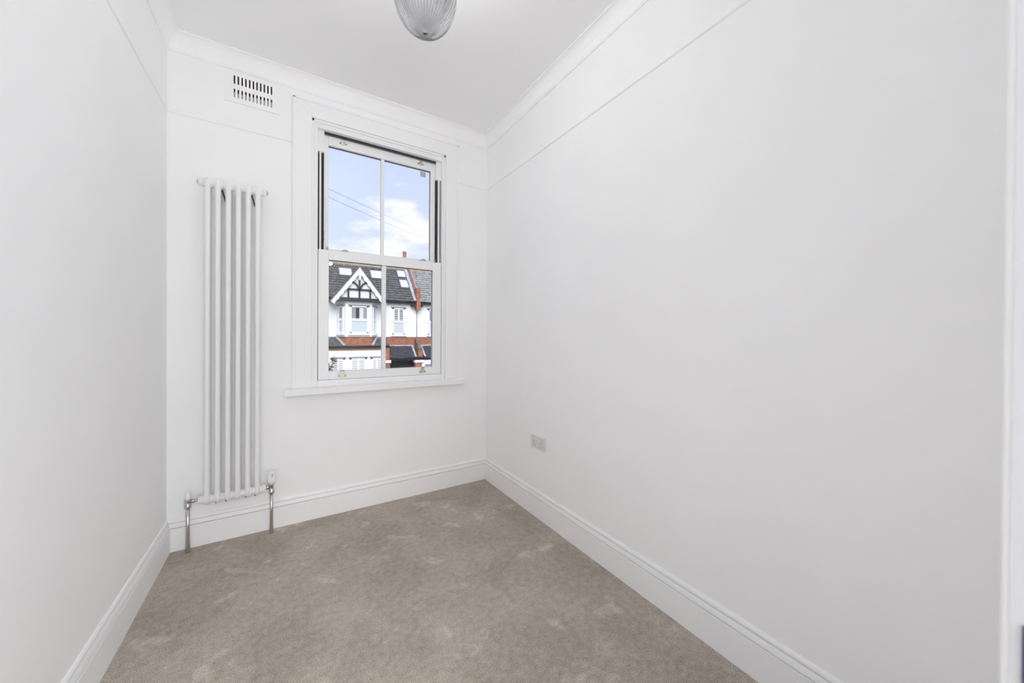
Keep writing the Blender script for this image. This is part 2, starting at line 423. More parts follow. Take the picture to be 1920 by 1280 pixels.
# ------------------------------------------------------------------ landing behind the camera
LY0, LY1, LX0, LX1, LZ = -1.5, -.1, -1.5, 1.7, 2.62
tag(MB().box(LX0, LX1, LY0, -.095, -.12, -.002).build('floor_landing', 'carpet'), 'taupe carpet of the landing outside the doorway', 'carpet', kind='structure')
tag(MB().box(LX0 - .1, LX1 + .1, LY0 - .15, -.1, LZ, LZ + .2).build('ceiling_landing', 'ceiling_paint'), 'white ceiling of the landing', 'ceiling', kind='structure')
wl = MB(); wl.box(LX0 - .1, LX0, LY0 - .15, -.1, -.12, .15).box(LX0 - .1, LX0, LY0 - .15, -.1, 2.45, LZ).box(LX0 - .1, LX0, LY0 - .15, -1.4, .15, 2.45).box(LX0 - .1, LX0, -.2, -.1, .15, 2.45).box(LX1, LX1 + .1, LY0 - .15, -.1, -.12, .15).box(LX1, LX1 + .1, LY0 - .15, -.1, 2.45, LZ).box(LX1, LX1 + .1, LY0 - .15, -1.4, .15, 2.45).box(LX1, LX1 + .1, -.2, -.1, .15, 2.45)
wl.box(LX0, -.3, LY0 - .15, LY0, -.12, LZ).box(1.3, LX1, LY0 - .15, LY0, -.12, LZ).box(-.3, 1.3, LY0 - .15, LY0, -.12, .25).box(-.3, 1.3, LY0 - .15, LY0, 2.35, LZ)
wl.box(LX0, L - T, -.1, -.04, -.12, LZ)
tag(wl.build('wall_landing', 'wall_paint'), 'white landing walls with openings added for the fill lights', 'wall', kind='structure')

# ------------------------------------------------------------------ sash window
W = empty('window_1', ((WX0 + WX1) / 2, D, WZ0))
tag(W, 'white two-over-two sliding sash window above the sill', 'window', kind='structure')
AT, AIN = 2.578, 2.482
YA = D - .021
a_ = MB()
# architrave: flat board with a small outer back-band and a bead towards the window
a_.poly([(AO0, YA, .818), (WX0, YA, .818), (WX0, YA, AIN), (AO0, YA, AT)], (0, .021, 0))
a_.poly([(WX1, YA, .818), (AO1, YA, .818), (AO1, YA, AT), (WX1, YA, AIN)], (0, .021, 0))
a_.poly([(AO0, YA, AT), (WX0, YA, AIN), (WX1, YA, AIN), (AO1, YA, AT)], (0, .021, 0))
a_.build('architrave', 'trim_gloss', W, bevel=.0015)
bb = MB()
bb.box(AO0 - .004, AO0 + .012, YA - .004, D, .818, AT).box(AO1 - .012, AO1 + .004, YA - .004, D, .818, AT).box(AO0 - .004, AO1 + .004, YA - .004, D, AT - .008, AT + .004)
bb.build('back_band', 'trim_gloss', W, bevel=.0015)
MB().box(-.025, 1.138, D - .062, D + .01, .778, .818).build('window_board', 'trim_gloss', W, bevel=.004)
# fixed frame: jambs, head, cill
f_ = MB()
YFm = D - .004
f_.box(WX0, .1515, YFm, D + .15, .818, WZ1).box(.9645, WX1, YFm, D + .15, .818, WZ1)
f_.box(.1515, .9645, YFm, D + .15, 2.437, WZ1).box(.1515, .9645, YFm, D + .15, .80, .858)
f_.build('window_frame', 'sash_white', W, bevel=.002)
bd = MB()     # staff bead standing proud inside the architrave
bd.box(WX0, WX0 + .014, YFm - .007, YFm, .858, WZ1).box(WX1 - .014, WX1, YFm - .007, YFm, .858, WZ1).box(WX0, WX1, YFm - .007, YFm, WZ1 - .016, WZ1)
bd.build('staff_bead', 'sash_white', W, bevel=.002)
# balance tracks with dark slots beside the upper sash
for s in (-1, 1):
    x = lambda u: .558 + s * u
    tk = MB()
    tk.box(x(.4065), x(.370), D + .022, D + .046, 2.302, 2.437)              # cover above the slot
    tk.box(x(.3965), x(.3865), D + .020, D + .046, .862, 2.302)
    tko = tk.build('track_cover', 'sash_white', W)
    MB().box(x(.4065), x(.370), D + .040, D + .048, .862, 2.302).build('track_slot', 'slot_black', W)
MB().box(.1515, .9645, D + .028, D + .04, 2.4265, 2.4375).build('head_gap', 'rubber_seal', W)

def sash(name, x0, x1, z0, z1, gx0, gx1, gz0, gz1, y0, y1, mun, lab):
    o = MB()
    o.box(x0, gx0, y0, y1, z0, z1).box(gx1, x1, y0, y1, z0, z1).box(gx0, gx1, y0, y1, gz1, z1).box(gx0, gx1, y0, y1, z0, gz0)
    so_ = o.build(name, 'sash_white', W, bevel=.002)
    so_['label'] = lab
    ym = (y0 + y1) / 2 + .004
    MB().box(mun[0], mun[1], y0 + .006, ym - .0025, gz0, gz1).box(mun[0], mun[1], ym + .0025, y1 - .004, gz0, gz1).build('glazing_bar', 'sash_white', so_, bevel=.002)
    for a, b2 in ((gx0, (mun[0] + mun[1]) / 2), ((mun[0] + mun[1]) / 2, gx1)):
        MB().box(a, b2, ym - .002, ym + .002, gz0, gz1).build('pane', 'window_glass', so_)
    sl_ = MB()
    for yy in (ym - .006,):
        sl_.box(gx0, gx1, yy, yy + .003, gz1 - .004, gz1).box(gx1 - .003, gx1, yy, yy + .003, gz0, gz1)
    sl_.build('glazing_seal', 'rubber_seal', so_)
    return so_
low = sash('lower_sash', .1545, .9615, .8595, 1.681, .2145, .897, .9125, 1.6205, D - .002, D + .036, (.5405, .5665), 'lower sash in front with brass lifts')
upp = sash('upper_sash', .1755, .9405, 1.640, 2.4262, .2145, .895, 1.70, 2.367, D + .048, D + .086, (.542, .5635), 'upper sash set behind the lower one')
# small dark draught strips beside the lower sash
ds = MB().box(.1515, .1545, D + .004, D + .01, .86, 1.681).box(.9615, .9645, D + .004, D + .01, .86, 1.681)
ds.build('draught_strip', 'rubber_seal', W)
# sash lifts on the lower rail
for xx in (.293, .822):
    li = MB()
    li.box(xx - .024, xx + .024, D - .0065, D - .002, .872, .890)
    li.box(xx - .012, xx + .012, D - .0075, D - .002, .888, .914)
    li.tube([(xx - .012, D - .018, .916), (xx + .012, D - .018, .916)], .0032, 8)
    li.bar((xx, D - .004, .910), (xx, D - .018, .916), .024, .004, (0, 0, 1))
    lo_ = li.build('sash_lift', 'fastener_cream', low, bevel=.0012)
    for q in (-.017, .017):
        o = MB().lathe((xx + q, D - .0062, .880), (0, -1, 0), [(0, .0034), (.0012, .003)], 10).build('lift_screw', 'screw_dark', W)
# keeps for the hooks on the upper sash top rail
for xx in (.300, .818):
    k = MB(); k.box(xx - .011, xx + .011, D + .0425, D + .048, 2.390, 2.412); k.box(xx - .006, xx + .006, D + .036, D + .048, 2.411, 2.420)
    k.tube([(xx - .016, D + .045, 2.399), (xx + .016, D + .045, 2.399)], .0055, 8)
    k.build('sash_hook', 'brass', upp, bevel=.001)
    for q in (-.018, .018):
        MB().lathe((xx + q, D + .048, 2.399), (0, -1, 0), [(0, .0042), (.0016, .0036)], 10).build('hook_screw', 'screw_dark', W)
# travel stops on the upper sash stiles
for xx in (.187, .929):
    MB().box(xx - .0052, xx + .0052, D + .044, D + .048, 1.752, 1.808).build('travel_stop', 'fastener_cream', upp, bevel=.001)
    MB().lathe((xx, D + .0442, 1.758), (0, -1, 0), [(0, .0038), (.0016, .0034)], 10).build('stop_screw', 'slot_black', W)
# fitch fasteners on the meeting rail, and tilt knobs at its ends
for xx in (.300, .820):
    k = MB(); k.box(xx - .026, xx + .026, D + .004, D + .030, 1.681, 1.6845)
    k.lathe((xx, D + .017, 1.6835), (0, 0, 1), [(0, .011), (.007, .010), (.011, .006)], 14)
    k.tube([(xx - .004, D + .017, 1.691), (xx + .012, D + .012, 1.696), (xx + .026, D + .008, 1.690)], [.005, .0045, .0055], 10)
    k.build('sash_fastener', 'fastener_cream', low)
for xx in (.205, .9115):
    k = MB(); k.lathe((xx, D + .008, 1.681), (0, 0, 1), [(0, .006), (.010, .0055), (.013, .008), (.019, .008), (.022, .004)], 14)
    k.build('tilt_knob', 'fastener_cream', low)
MB().box(.823, .862, D + .0685, D + .0695, 2.318, 2.356).build('glass_sticker', 'sticker', upp)
sk_ = MB()
for i in range(3): sk_.box(.828, .857 - .006 * (i % 2), D + .068, D + .0684, 2.326 + .009 * i, 2.330 + .009 * i)
sk_.build('sticker_print', 'plastic_grey', upp)

# ------------------------------------------------------------------ air vent
V = empty('air_vent', (-.177, D, 2.457)); tag(V, 'white slotted air vent high up beside the window', 'vent')
vx0, vx1, vz0, vz1 = -.309, -.045, 2.448, 2.620
xs = [-.2625 + i * .01725 for i in range(11)]; hw = .0034
ve = MB(); yp0, yp1 = D - .005, D - .001
cuts = [vx0] + [q for x_ in xs for q in (x_ - hw, x_ + hw)] + [vx1]
for i in range(0, len(cuts) - 1, 2): ve.box(cuts[i], cuts[i + 1], yp0, yp1, vz0, vz1)
for x_ in xs:
    for a, b2 in ((vz0, 2.477), (2.524, 2.5515), (2.598, vz1)): ve.box(x_ - hw, x_ + hw, yp0, yp1, a, b2)
ve.build('vent_plate', 'vent_white', V, merge=True)
MB().add([(HX0, D - .001, HZ0), (HX1, D - .001, HZ0), (HX1, D - .001, HZ1), (HX0, D - .001, HZ1), (HX0, D + .16, HZ0), (HX1, D + .16, HZ0), (HX1, D + .16, HZ1), (HX0, D + .16, HZ1)], [(0, 1, 5, 4), (1, 2, 6, 5), (2, 3, 7, 6), (3, 0, 4, 7), (4, 5, 6, 7)]).build('vent_duct', 'slot_black', V)
fl = MB()
for i, x_ in enumerate(xs):
    fl.box(x_ - .0075, x_ + .0075, D + .0015, D + .0025, vz0 + .022, 2.5075 - (.004 if i % 3 else 0) + .0006 * i)
fo = fl.build('vent_flap', 'vent_flap', V)

# ------------------------------------------------------------------ radiator
RA = empty('radiator', (-.257, D - .08, 0)); tag(RA, 'tall white column radiator beside the window', 'radiator')
YR0, YR1, rz0, rz1 = D - .092, D - .050, .2365, 1.977
pit, x1c, rc = .04345, -.3660, .0128
zb, zt = rz0 + .030, rz1 - .030
yc = (YR0 + YR1) / 2; rb = (YR1 - YR0) / 2
path = []
for i in range(9):
    a = math.pi * i / 8; path.append((YR0 + rb - rb * math.cos(a), rz1 - rc - .021 + .021 * math.sin(a)))
for i in range(9):
    a = math.pi * i / 8; path.append((YR1 - rb + rb * math.cos(a), rz0 + rc + .021 - .021 * math.sin(a)))
cm = None
for i in range(6):
    x_ = x1c + i * pit
    if cm is None:
        m_ = MB().tube([(0, y, z) for y, z in path], rc, 16, closed=True)
        for zz in (zb, zt):
            m_.lathe((-pit / 2, yc, zz), (1, 0, 0), [(0, .0205), (.004, .0212), (.009, .0235), (pit / 2, .0245), (pit - .009, .0235), (pit - .004, .0212), (pit, .0205)], 20)
        co = m_.build('column', 'radiator_white'); cm = co.data
    else:
        co = bpy.data.objects.new('column', cm); col.objects.link(co)
    co.parent = RA; co.location = Vector((x_, 0, 0)) - Vector(RA.location)
xl, xr = x1c - pit / 2, x1c + 5.5 * pit
for s, xe, zz in ((-1, xl, zt), (1, xr, zt), (-1, xl, zb), (1, xr, zb)):
    bs = MB().lathe((xe, yc, zz), (s, 0, 0), [(0, .0205), (.006, .021), (.012, .0185), (.016, .015), (.018, .0135)], 20).build('end_bush', 'radiator_white', RA)
    if zz == zt:
        MB().lathe((xe + s * .018, yc, zz), (s, 0, 0), [(0, .011), (.004, .0105), (.006, .007)], 6).build('bleed_plug', 'chrome', RA)
# wall brackets with dark clips behind the columns
for q in (1.25, 4.25):
    x_ = x1c + q * pit
    k = MB()
    k.bar((x_ + .003, D - .066, zt - .020), (x_ + .018, D - .056, zt - .082), .007, .006, (0, 1, .15))
    k.box(x_ - .022, x_ - .015, D - .050, D, zt - .040, zt - .018)
    k.box(x_ - .008, x_ - .004, D - .05, D, zt - .036, zt - .018)
    k.box(x_ + .024, x_ + .033, D - .030, D, zt - .040, zt - .026)
    k.build('wall_bracket', 'bracket_black', RA)
    for q2 in (-.024, .018): MB().box(x_ + q2, x_ + q2 + .007, D - .066, D, zb - .034, zb - .022).build('foot_bracket', 'bracket_black', RA)

# valves and pipes
def pipe(x_, y_, z1, par, flare):
    return MB().lathe((x_, y_, 0), (0, 0, 1), [(0, .0122 * flare), (.004, .0118 * flare), (.05, .0100 * flare), (.12, .0088), (z1, .0082)], 18).build('pipe_sleeve', 'chrome', par)
xv = -.4475; yv = yc + .008
vl = MB()
vl.lathe((xv, yv, .232), (0, 0, 1), [(0, .0115), (.002, .0145), (.016, .0145), (.019, .0125), (.040, .0125), (.043, .0135), (.048, .0135)], 18)
vl.lathe((xv, yv, zb), (1, 0, 0), [(0, .009), (.014, .009), (.015, .0115), (.026, .0115), (.028, .008), (.042, .008), (.043, .0105), (xl - .016 - xv, .0105)], 8)
vo = vl.build('lockshield_valve', 'chrome', RA)
MB().lathe((xv, yv, .280), (0, 0, 1), [(0, .0125), (.004, .0130), (.022, .0112), (.030, .0100), (.033, .006)], 18).build('valve_cap', 'plastic_white', vo)
pipe(xv, yv, .236, RA, 1.0)
xt = -.0830; yt = yc + .004
vr = MB()
vr.lathe((xt, yt, .228), (0, 0, 1), [(0, .0115), (.002, .0150), (.018, .0150), (.021, .012), (.050, .012), (.054, .0165), (.060, .0175)], 18)
vr.lathe((xt, yt, zb), (-1, 0, 0), [(0, .009), (.012, .009), (.013, .012), (.026, .012), (.028, .008), (.036, .008), (.037, .011), (xt - xr - .014, .011)], 8)
vo = vr.build('thermostatic_valve', 'chrome', RA)
hd = MB(); hd.lathe((xt, yt, .288), (0, 0, 1), [(0, .0165), (.006, .0185), (.012, .0215), (.020, .0222), (.058, .0200), (.064, .0185), (.067, .014)], 24)
ho = hd.build('valve_head', 'plastic_white', vo)
gr = MB()
for i in range(10):
    a = 2 * math.pi * i / 10
    gr.obox((xt + .0210 * math.cos(a), yt + .0210 * math.sin(a), .329), (math.cos(a), math.sin(a), 0), (-math.sin(a), math.cos(a), 0), (0, 0, 1), .0012, .0022, .018)
gr.build('grip_rib', 'plastic_white', vo, bevel=.0005)['kind'] = 'stuff'
MB().obox((xt + .004, yt - .0222, .338), (1, 0, 0), (0, 1, 0), (0, 0, 1), .004, .0012, .010).build('scale_window', 'plastic_grey', vo)
pipe(xt, yt, .232, RA, .92)

# ------------------------------------------------------------------ power socket
S = empty('power_socket', (RW, 1.831, .468)); tag(S, 'grey double power socket on the right wall', 'socket')
sy0, sy1, sz0, sz1 = 1.757, 1.905, .4285, .508
MB().box(RW - .0095, RW, sy0, sy1, sz0, sz1).build('face_plate', 'socket_plate', S, bevel=.003)
for s in (-1, 1):
    cy = 1.831 + s * .037
    ry = 1.831 + s * .015
    MB().obox((RW - .0105, ry, .487), (1, 0, .12), (0, 1, 0), (0, 0, 1), .0022, .0062, .0105).build('rocker_switch', 'socket_rocker', S, bevel=.0012)
    MB().box(RW - .0104, RW - .009, cy - .002, cy + .002, .469, .478).build('earth_slot', 'socket_hole', S)
    for q in (-.011, .011): MB().box(RW - .0104, RW - .009, cy + q - .0032, cy + q + .0032, .4485, .4525).build('pin_slot', 'socket_hole', S)
    MB().lathe((RW - .0093, 1.831 + s * .030, .4945), (-1, 0, 0), [(0, .0034), (.0012, .003)], 10).build('plate_screw', 'socket_rocker', S)

# ------------------------------------------------------------------ pendant lamp
lx, ly = .424, 1.30
P = empty('pendant_lamp', (lx, ly, ZC)); tag(P, 'ribbed clear glass globe lamp hanging from the ceiling', 'lamp')
MB().lathe((lx, ly, ZC), (0, 0, -1), [(0, .040), (.008, .040), (.016, .030), (.018, .010)], 28).build('ceiling_rose', 'lamp_metal', P)
MB().tube([(lx, ly, ZC - .01), (lx, ly, 2.565)], .004, 10).build('stem', 'lamp_metal', P)
MB().lathe((lx, ly, 2.575), (0, 0, -1), [(0, .010), (.006, .030), (.018, .046), (.026, .047)], 28).build('gallery', 'lamp_metal', P)
gz, gR, gH = 2.4085, .1135, .1475
NR, NS = 48, 48 * 8
def ring_r(a, inset): return max((gR - inset) * math.sin(a) ** .92, .00012)
vs, fs = [], []
angs = [math.pi * (.085 + .915 * i / 36) for i in range(37)]
prof = [(gH * (1 - math.cos(a)), ring_r(a, 0), .055 * min(1, 3 * math.sin(a))) for a in angs]
prof += [(gH - (gH - .005) * math.cos(a), ring_r(a, .0075), 0) for a in reversed(angs)]
for h_, r_, rb_ in prof:
    for k in range(NS):
        a = 2 * math.pi * k / NS; q = r_ * (1 + rb_ * (abs(math.cos(NR / 2 * a + 2.2 * h_ / gH)) - .6))
        vs.append((lx + q * math.cos(a), ly + q * math.sin(a), gz + gH - h_))
for i in range(len(prof)):
    j = (i + 1) % len(prof)
    for k in range(NS): fs.append((i * NS + k, i * NS + (k + 1) % NS, j * NS + (k + 1) % NS, j * NS + k))
go = MB().add(vs, fs, True).build('glass_globe', 'lamp_glass', P)
ca = go.data.color_attributes.new('refraction_tint', 'FLOAT_COLOR', 'POINT')     # dark refraction lines painted into the glass along the moulded grooves
for i, (h_, r_, rb_) in enumerate(prof):
    for k in range(NS):
        q = 1 - abs(math.cos(NR / 2 * (2 * math.pi * k / NS) + 2.2 * h_ / gH)) if rb_ else 0
        q = max(0, (q - .35) / .65) if rb_ else 0
        ca.data[i * NS + k].color = (q, q, q, 1)
t = MATS['lamp_glass'].node_tree; b = t.nodes['Principled BSDF']
at_ = t.nodes.new('ShaderNodeVertexColor'); at_.layer_name = 'refraction_tint'
mg = t.nodes.new('ShaderNodeMix'); mg.data_type = 'RGBA'; mg.inputs['A'].default_value = (.90, .905, .91, 1); mg.inputs['B'].default_value = (.34, .345, .35, 1)
t.links.new(at_.outputs['Color'], mg.inputs['Factor']); t.links.new(mg.outputs['Result'], b.inputs['Base Color'])
MB().lathe((lx, ly, 2.555), (0, 0, -1), [(0, .018), (.045, .018), (.048, .02), (.055, .02)], 20).build('bulb_holder', 'lamp_metal', P)
MB().lathe((lx, ly, 2.50), (0, 0, -1), [(0, .013), (.02, .015), (.045, .028), (.065, .030), (.085, .022), (.094, .008), (.096, .001)], 20).build('bulb', 'lamp_opal', P)
if LAMP_FILL > 0:
    pl = bpy.data.lights.new('lamp_fill', 'POINT'); pl.shadow_soft_size = .045; pl.energy = LAMP_FILL; pl.color = (.98, .985, 1)  # added room fill; the bulb itself does not glow
    po = bpy.data.objects.new('lamp_fill', pl); col.objects.link(po); po.location = (lx, ly, 2.645)
    po.parent = P; po.matrix_parent_inverse = Matrix.Translation(P.location).inverted()

# ------------------------------------------------------------------ the street
GZ = -3.05
tag(MB().box(-40, 50, D + T + .2, 60, GZ - .2, GZ).build('ground_street', 'tarmac'), 'grey tarmac road between the terraces', 'road', kind='structure')
tag(MB().box(-40, 50, 20.5, 25.9, GZ, GZ + .12).build('ground_pavement', 'paving'), 'pale paving in front of the houses opposite', 'pavement', kind='structure')

FY, BY = 26.0, 25.2
EY, EZ, RY, RZ = 25.70, 3.515, 28.35, 6.19
SLP = (RZ - EZ) / (RY - EY)
def roof_z(y): return EZ + (y - EY) * SLP
def courses(x0, x1, y0, z0, y1, z1, n, step):
    """overlapping rows of tiles: each row has a lip that hangs over the row below"""
    m_ = MB(); vs = []; fs = []
    d = Vector((0, y1 - y0, z1 - z0)); ln = d.length; d.normalize(); up_ = Vector((0, -d.z, d.y)) if d.y > 0 else Vector((0, d.z, -d.y))
    for i in range(n):
        a = Vector((0, y0, z0)) + d * (ln * i / n); b2 = Vector((0, y0, z0)) + d * (ln * (i + 1) / n)
        f0 = a - d * step * .55 + up_ * step * .55; f1 = a - d * step * .55 + up_ * (step * 1.1); r0 = a + d * step * .3 + up_ * step * .45
        for x in (x0, x1):
            vs += [(x, p.y, p.z) for p in (r0, f0, f1, b2 + up_ * step * .25, b2)]
        o = len(vs) - 10
        for k in range(4): fs.append((o + k, o + 5 + k, o + 6 + k, o + 1 + k))
    o = len(vs)
    vs += [(x0, y0, z0 - .12), (x1, y0, z0 - .12), (x1, y1, z1 - .12), (x0, y1, z1 - .12), (x0, y0, z0), (x1, y0, z0), (x1, y1, z1), (x0, y1, z1)]
    fs += [(o, o + 3, o + 2, o + 1), (o + 4, o + 5, o + 6, o + 7), (o, o + 1, o + 5, o + 4)]
    return m_.add(vs, fs)

def house(xl_, xr_, fx, roofm, label, variant):
    """terraced house in its own x, mapped through fx (mirrored for its neighbours)"""
    c0 = fx((xl_ + xr_) / 2)
    h = empty('terraced_house', (c0, FY, GZ)); tag(h, label, 'house', 'terraced houses across the street')
    B = lambda m_, n, mt, p=h, bv=0: m_.build(n, mt, p, bevel=bv, fx=fx)
    CX = 3.89
    # --- walls
    B(MB().box(xl_, xr_, FY, FY + 4.9, .95, EZ + .02), 'upper_wall', 'render_white')
    B(MB().box(xl_, xr_, FY, FY + 4.9, GZ, .95), 'lower_wall', 'brick_orange')
    B(MB().box(xl_, xr_, FY - .03, FY, .925, .965), 'string_course', 'stone_grey')
    # --- main roof
    B(courses(xl_, xr_, EY, EZ, RY, RZ, 14, .06), 'roof', roofm)
    B(courses(xl_, xr_, 2 * RY - EY, EZ, RY, RZ, 6, .05), 'rear_roof', roofm)
    B(MB().tube([(xl_, RY, RZ + .01), (xr_, RY, RZ + .01)], .12, 10), 'ridge_tiles', 'ridge_tile')
    B(MB().box(xl_, xr_, EY + .03, FY, EZ - .20, EZ - .03), 'fascia', 'gutter_black')
    B(MB().tube([(xl_, EY - .02, EZ - .04), (xr_, EY - .02, EZ - .04)], .065, 8), 'gutter', 'gutter_black')
    # --- upper canted bay
    hf, hb = .80, 1.24
    pl_ = [(CX - hb, FY), (CX - hf, BY), (CX + hf, BY), (CX + hb, FY)]
    B(MB().poly([(x, y, .96) for x, y in pl_], (0, 0, 2.34)), 'bay_wall', 'render_white')
    B(MB().poly([(x, y, .30) for x, y in pl_], (0, 0, .66)), 'bay_apron', 'brick_orange')
    B(MB().poly([(CX - hb - .03, FY, .94), (CX - hf - .03, BY - .04, .94), (CX + hf + .03, BY - .04, .94), (CX + hb + .03, FY, .94)], (0, 0, .04)), 'bay_string', 'stone_grey')
    # --- gable over the bay
    GY = BY - .28; ap, ft = 5.42, 3.27; gw = 1.60
    B(MB().poly([(CX - gw + .12, BY - .10, ft + .05), (CX + gw - .12, BY - .10, ft + .05), (CX, BY - .10, ap - .12)], (0, .1, 0)), 'gable_wall', 'render_white')
    for s in (-1, 1):
        y2 = EY + (ap - EZ) / SLP + .3
        d = Vector((s * gw, 0, ft - ap)).normalized(); nr = Vector((-d.z * s, 0, d.x * s)); nr = nr if nr.z > 0 else -nr
        p0 = Vector((CX, GY - .02, ap + .03)); p1 = Vector((CX + s * (gw + .08), GY - .02, ft - .08))
        B(MB().poly([p0, p1, p1 + nr * .08, p0 + nr * .08], (0, y2 - GY, 0)), 'gable_roof', roofm)
        # scalloped barge board
        n = 14; up_ = []; dn = []
        for i in range(n + 1):
            q = p0.lerp(p1, i / n) + Vector((0, -.02, 0)); q = q - nr * .0
            up_.append(q); dn.append(q - nr * (.235 + .028 * math.cos(i * math.pi)) if i not in (0,) else q - Vector((0, 0, .36)))
        B(MB().poly(up_ + dn[::-1], (0, .05, 0)), 'bargeboard', 'house_trim_white')
    B(MB().poly([(CX - .05, GY - .10, ap - .02), (CX + .05, GY - .10, ap - .02), (CX + .06, GY - .10, ap - .62), (CX, GY - .10, ap - .84), (CX - .06, GY - .10, ap - .62)], (0, .06, 0)), 'gable_finial', 'house_trim_white')
    ty = BY - .17
    def beam(a, b2, wd, n='timber_beam'):
        B(MB().bar((a[0], ty, a[1]), (b2[0], ty, b2[1]), wd, .07, (0, 1, 0)), n, 'timber_black')
    B(MB().box(CX - gw + .26, CX + gw - .26, BY - .24, BY, ft - .02, ft + .22), 'timber_sill', 'timber_black')
    beam((CX - .90, 4.035), (CX + .90, 4.035), .105)
    beam((CX, 3.45), (CX, 4.66), .10, 'timber_post')
    for q in (-.66, .66): beam((CX + q, 3.45), (CX + q, 4.04), .10, 'timber_post')
    for s in (-1, 1):
        pts = []
        for i in range(8):
            a = math.pi / 2 * i / 7
            pts.append((CX + s * (.52 - .44 * math.sin(a)), 4.08 + .44 * math.cos(a)))
        m_ = MB()
        for i in range(7): m_.bar((pts[i][0], ty, pts[i][1]), (pts[i + 1][0], ty, pts[i + 1][1]), .09, .07, (0, 1, 0))
        B(m_, 'curved_brace', 'timber_black')
    # --- windows
    def win(a, b2, z0, z1, zm, up_m, lo_m, shut=(), y_at=BY, hood=True, bars=True):
        a, b2 = Vector((a[0], a[1], 0)), Vector((b2[0], b2[1], 0)); d = (b2 - a).normalized(); nr = Vector((d.y, -d.x, 0)); Wd = (b2 - a).length
        o = MB()
        def pc(u0, u1, za, zb2, n0, n1):
            c = a + d * ((u0 + u1) / 2) + nr * ((n0 + n1) / 2) + Vector((0, 0, (za + zb2) / 2))
            return o.obox(c, d, nr, (0, 0, 1), abs(u1 - u0) / 2, abs(n1 - n0) / 2, abs(zb2 - za) / 2)
        fw_ = .10 if Wd > .5 else .045
        pc(0, fw_, z0, z1, -.02, .05); pc(Wd - fw_, Wd, z0, z1, -.02, .05); pc(0, Wd, z1 - .09, z1, -.02, .05); pc(0, Wd, z0, z0 + .07, -.02, .05)
        pc(0, Wd, zm - .08, zm + .08, -.02, .06)
        wo = B(o, 'window', 'house_trim_white')
        def part(n, mt, u0, u1, za, zb2, n0, n1):
            nonlocal o
            o = MB(); pc(u0, u1, za, zb2, n0, n1); return B(o, n, mt, wo)
        part('pane', up_m, fw_, Wd - fw_, zm + .08, z1 - .09, -.02, .018)
        part('pane', lo_m, fw_, Wd - fw_, z0 + .07, zm - .08, -.02, .018)
        part('window_cill', 'house_trim_white', -.10, Wd + .10, z0 - .12, z0, -.02, .14)
        if hood: part('window_hood', 'stone_grey', -.08, Wd + .08, z1 + .0, z1 + .07, -.02, .09)
        for za, zb2, kind in shut:
            o = MB(); nsl = max(3, int((zb2 - za) / .12))
            for i in range(nsl):
                z_ = za + (i + .5) * (zb2 - za) / nsl
                pc(fw_ + .03, Wd - fw_ - .03, z_ - (.022 if y_at > BY else .038), z_ + (.022 if y_at > BY else .038), .018, .03)
            for u_ in ((fw_, fw_ + .04), (Wd / 2 - .05, Wd / 2 + .05), (Wd - fw_ - .04, Wd - fw_)): pc(u_[0], u_[1], za, zb2, .018, .034)
            B(o, 'shutter', kind, wo)['kind'] = 'stuff'
        return wo
    wc = win((3.345, BY), (4.475, BY), 1.20, 2.99, 2.08, 'pane_grey', 'pane_frosted')
    B(MB().box(3.70, 3.90, BY - .03, BY - .02, 2.17, 2.86), 'curtain', 'curtain_dark', wc)
    B(MB().box(3.92, 4.16, BY - .035, BY - .02, 2.17, 2.84), 'blind', 'blind_cream', wc)
    for s in (-1, 1):
        a, b2 = Vector((CX + s * hb, FY, 0)), Vector((CX + s * hf, BY, 0))
        if s > 0: a, b2 = b2, a
        win(a.lerp(b2, .22), a.lerp(b2, .80), 1.20, 2.97, 2.08, 'pane_grey', 'pane_frosted')
    win((6.21, FY), (7.09, FY), 1.13, 3.03, 2.06, 'pane_dark' if variant != 1 else 'pane_violet', 'pane_frosted', [(2.15, 2.93, 'house_trim_white')] if variant != 1 else (), FY)
    # --- ground floor bay
    g0, g1 = 2.06, 5.76
    B(MB().box(g0, g1, BY, FY, GZ, .02), 'ground_bay_wall', 'render_white')
    B(MB().box(g0, g1, BY - .01, FY, .02, .08), 'cream_band', 'house_cream')
    B(MB().box(g0, g1, BY - .005, FY, .08, .30), 'bay_frieze', 'brick_brown')
    B(MB().tube([(g0 - .06, BY - .09, .325), (g1 + .06, BY - .09, .325)], .065, 8), 'bay_gutter', 'gutter_black')
    B(courses(g0 - .05, g1 + .05, BY - .06, .34, FY, .93, 5, .03), 'bay_roof', 'roof_dark')
    for s in (-1, 1):
        B(MB().bar((CX + s * (hb + .03), FY - .02, .985), (CX + s * (hf + .06), BY - .02, .42), .14, .06, (0, -.55, .83)), 'lead_flashing', 'lead_flashing')
    for u0, u1 in ((2.29, 3.05), (3.35, 4.36), (4.64, 5.40)):
        win((u0, BY), (u1, BY), -1.95, -.41, -1.30, 'pane_grey', 'pane_grey', [(-1.22, -.50, 'house_trim_white'), (-1.9, -1.38, 'house_trim_white')])
    # --- porch
    px0, px1 = 5.80, xr_ - .30
    B(courses(px0, px1, 25.0, -.46, FY, .30, 8, .022), 'porch_roof', 'roof_slate')
    B(MB().bar((px0 + .1, FY - .05, .335), (px1, FY - .05, .335), .09, .05, (0, -.6, .8)), 'roof_flashing', 'lead_flashing')
    B(MB().bar((px1 - .03, 25.02, -.42), (px1 - .03, FY, .35), .13, .05, (0, -.6, .8)), 'roof_flashing', 'lead_flashing')
    B(MB().tube([(px0, 24.94, -.50), (px1 + .3, 24.94, -.50)], .065, 8), 'porch_gutter', 'gutter_black')
    B(MB().box(px0, px1 + .3, 25.0, 25.12, -.66, -.50), 'porch_beam', 'gutter_black')
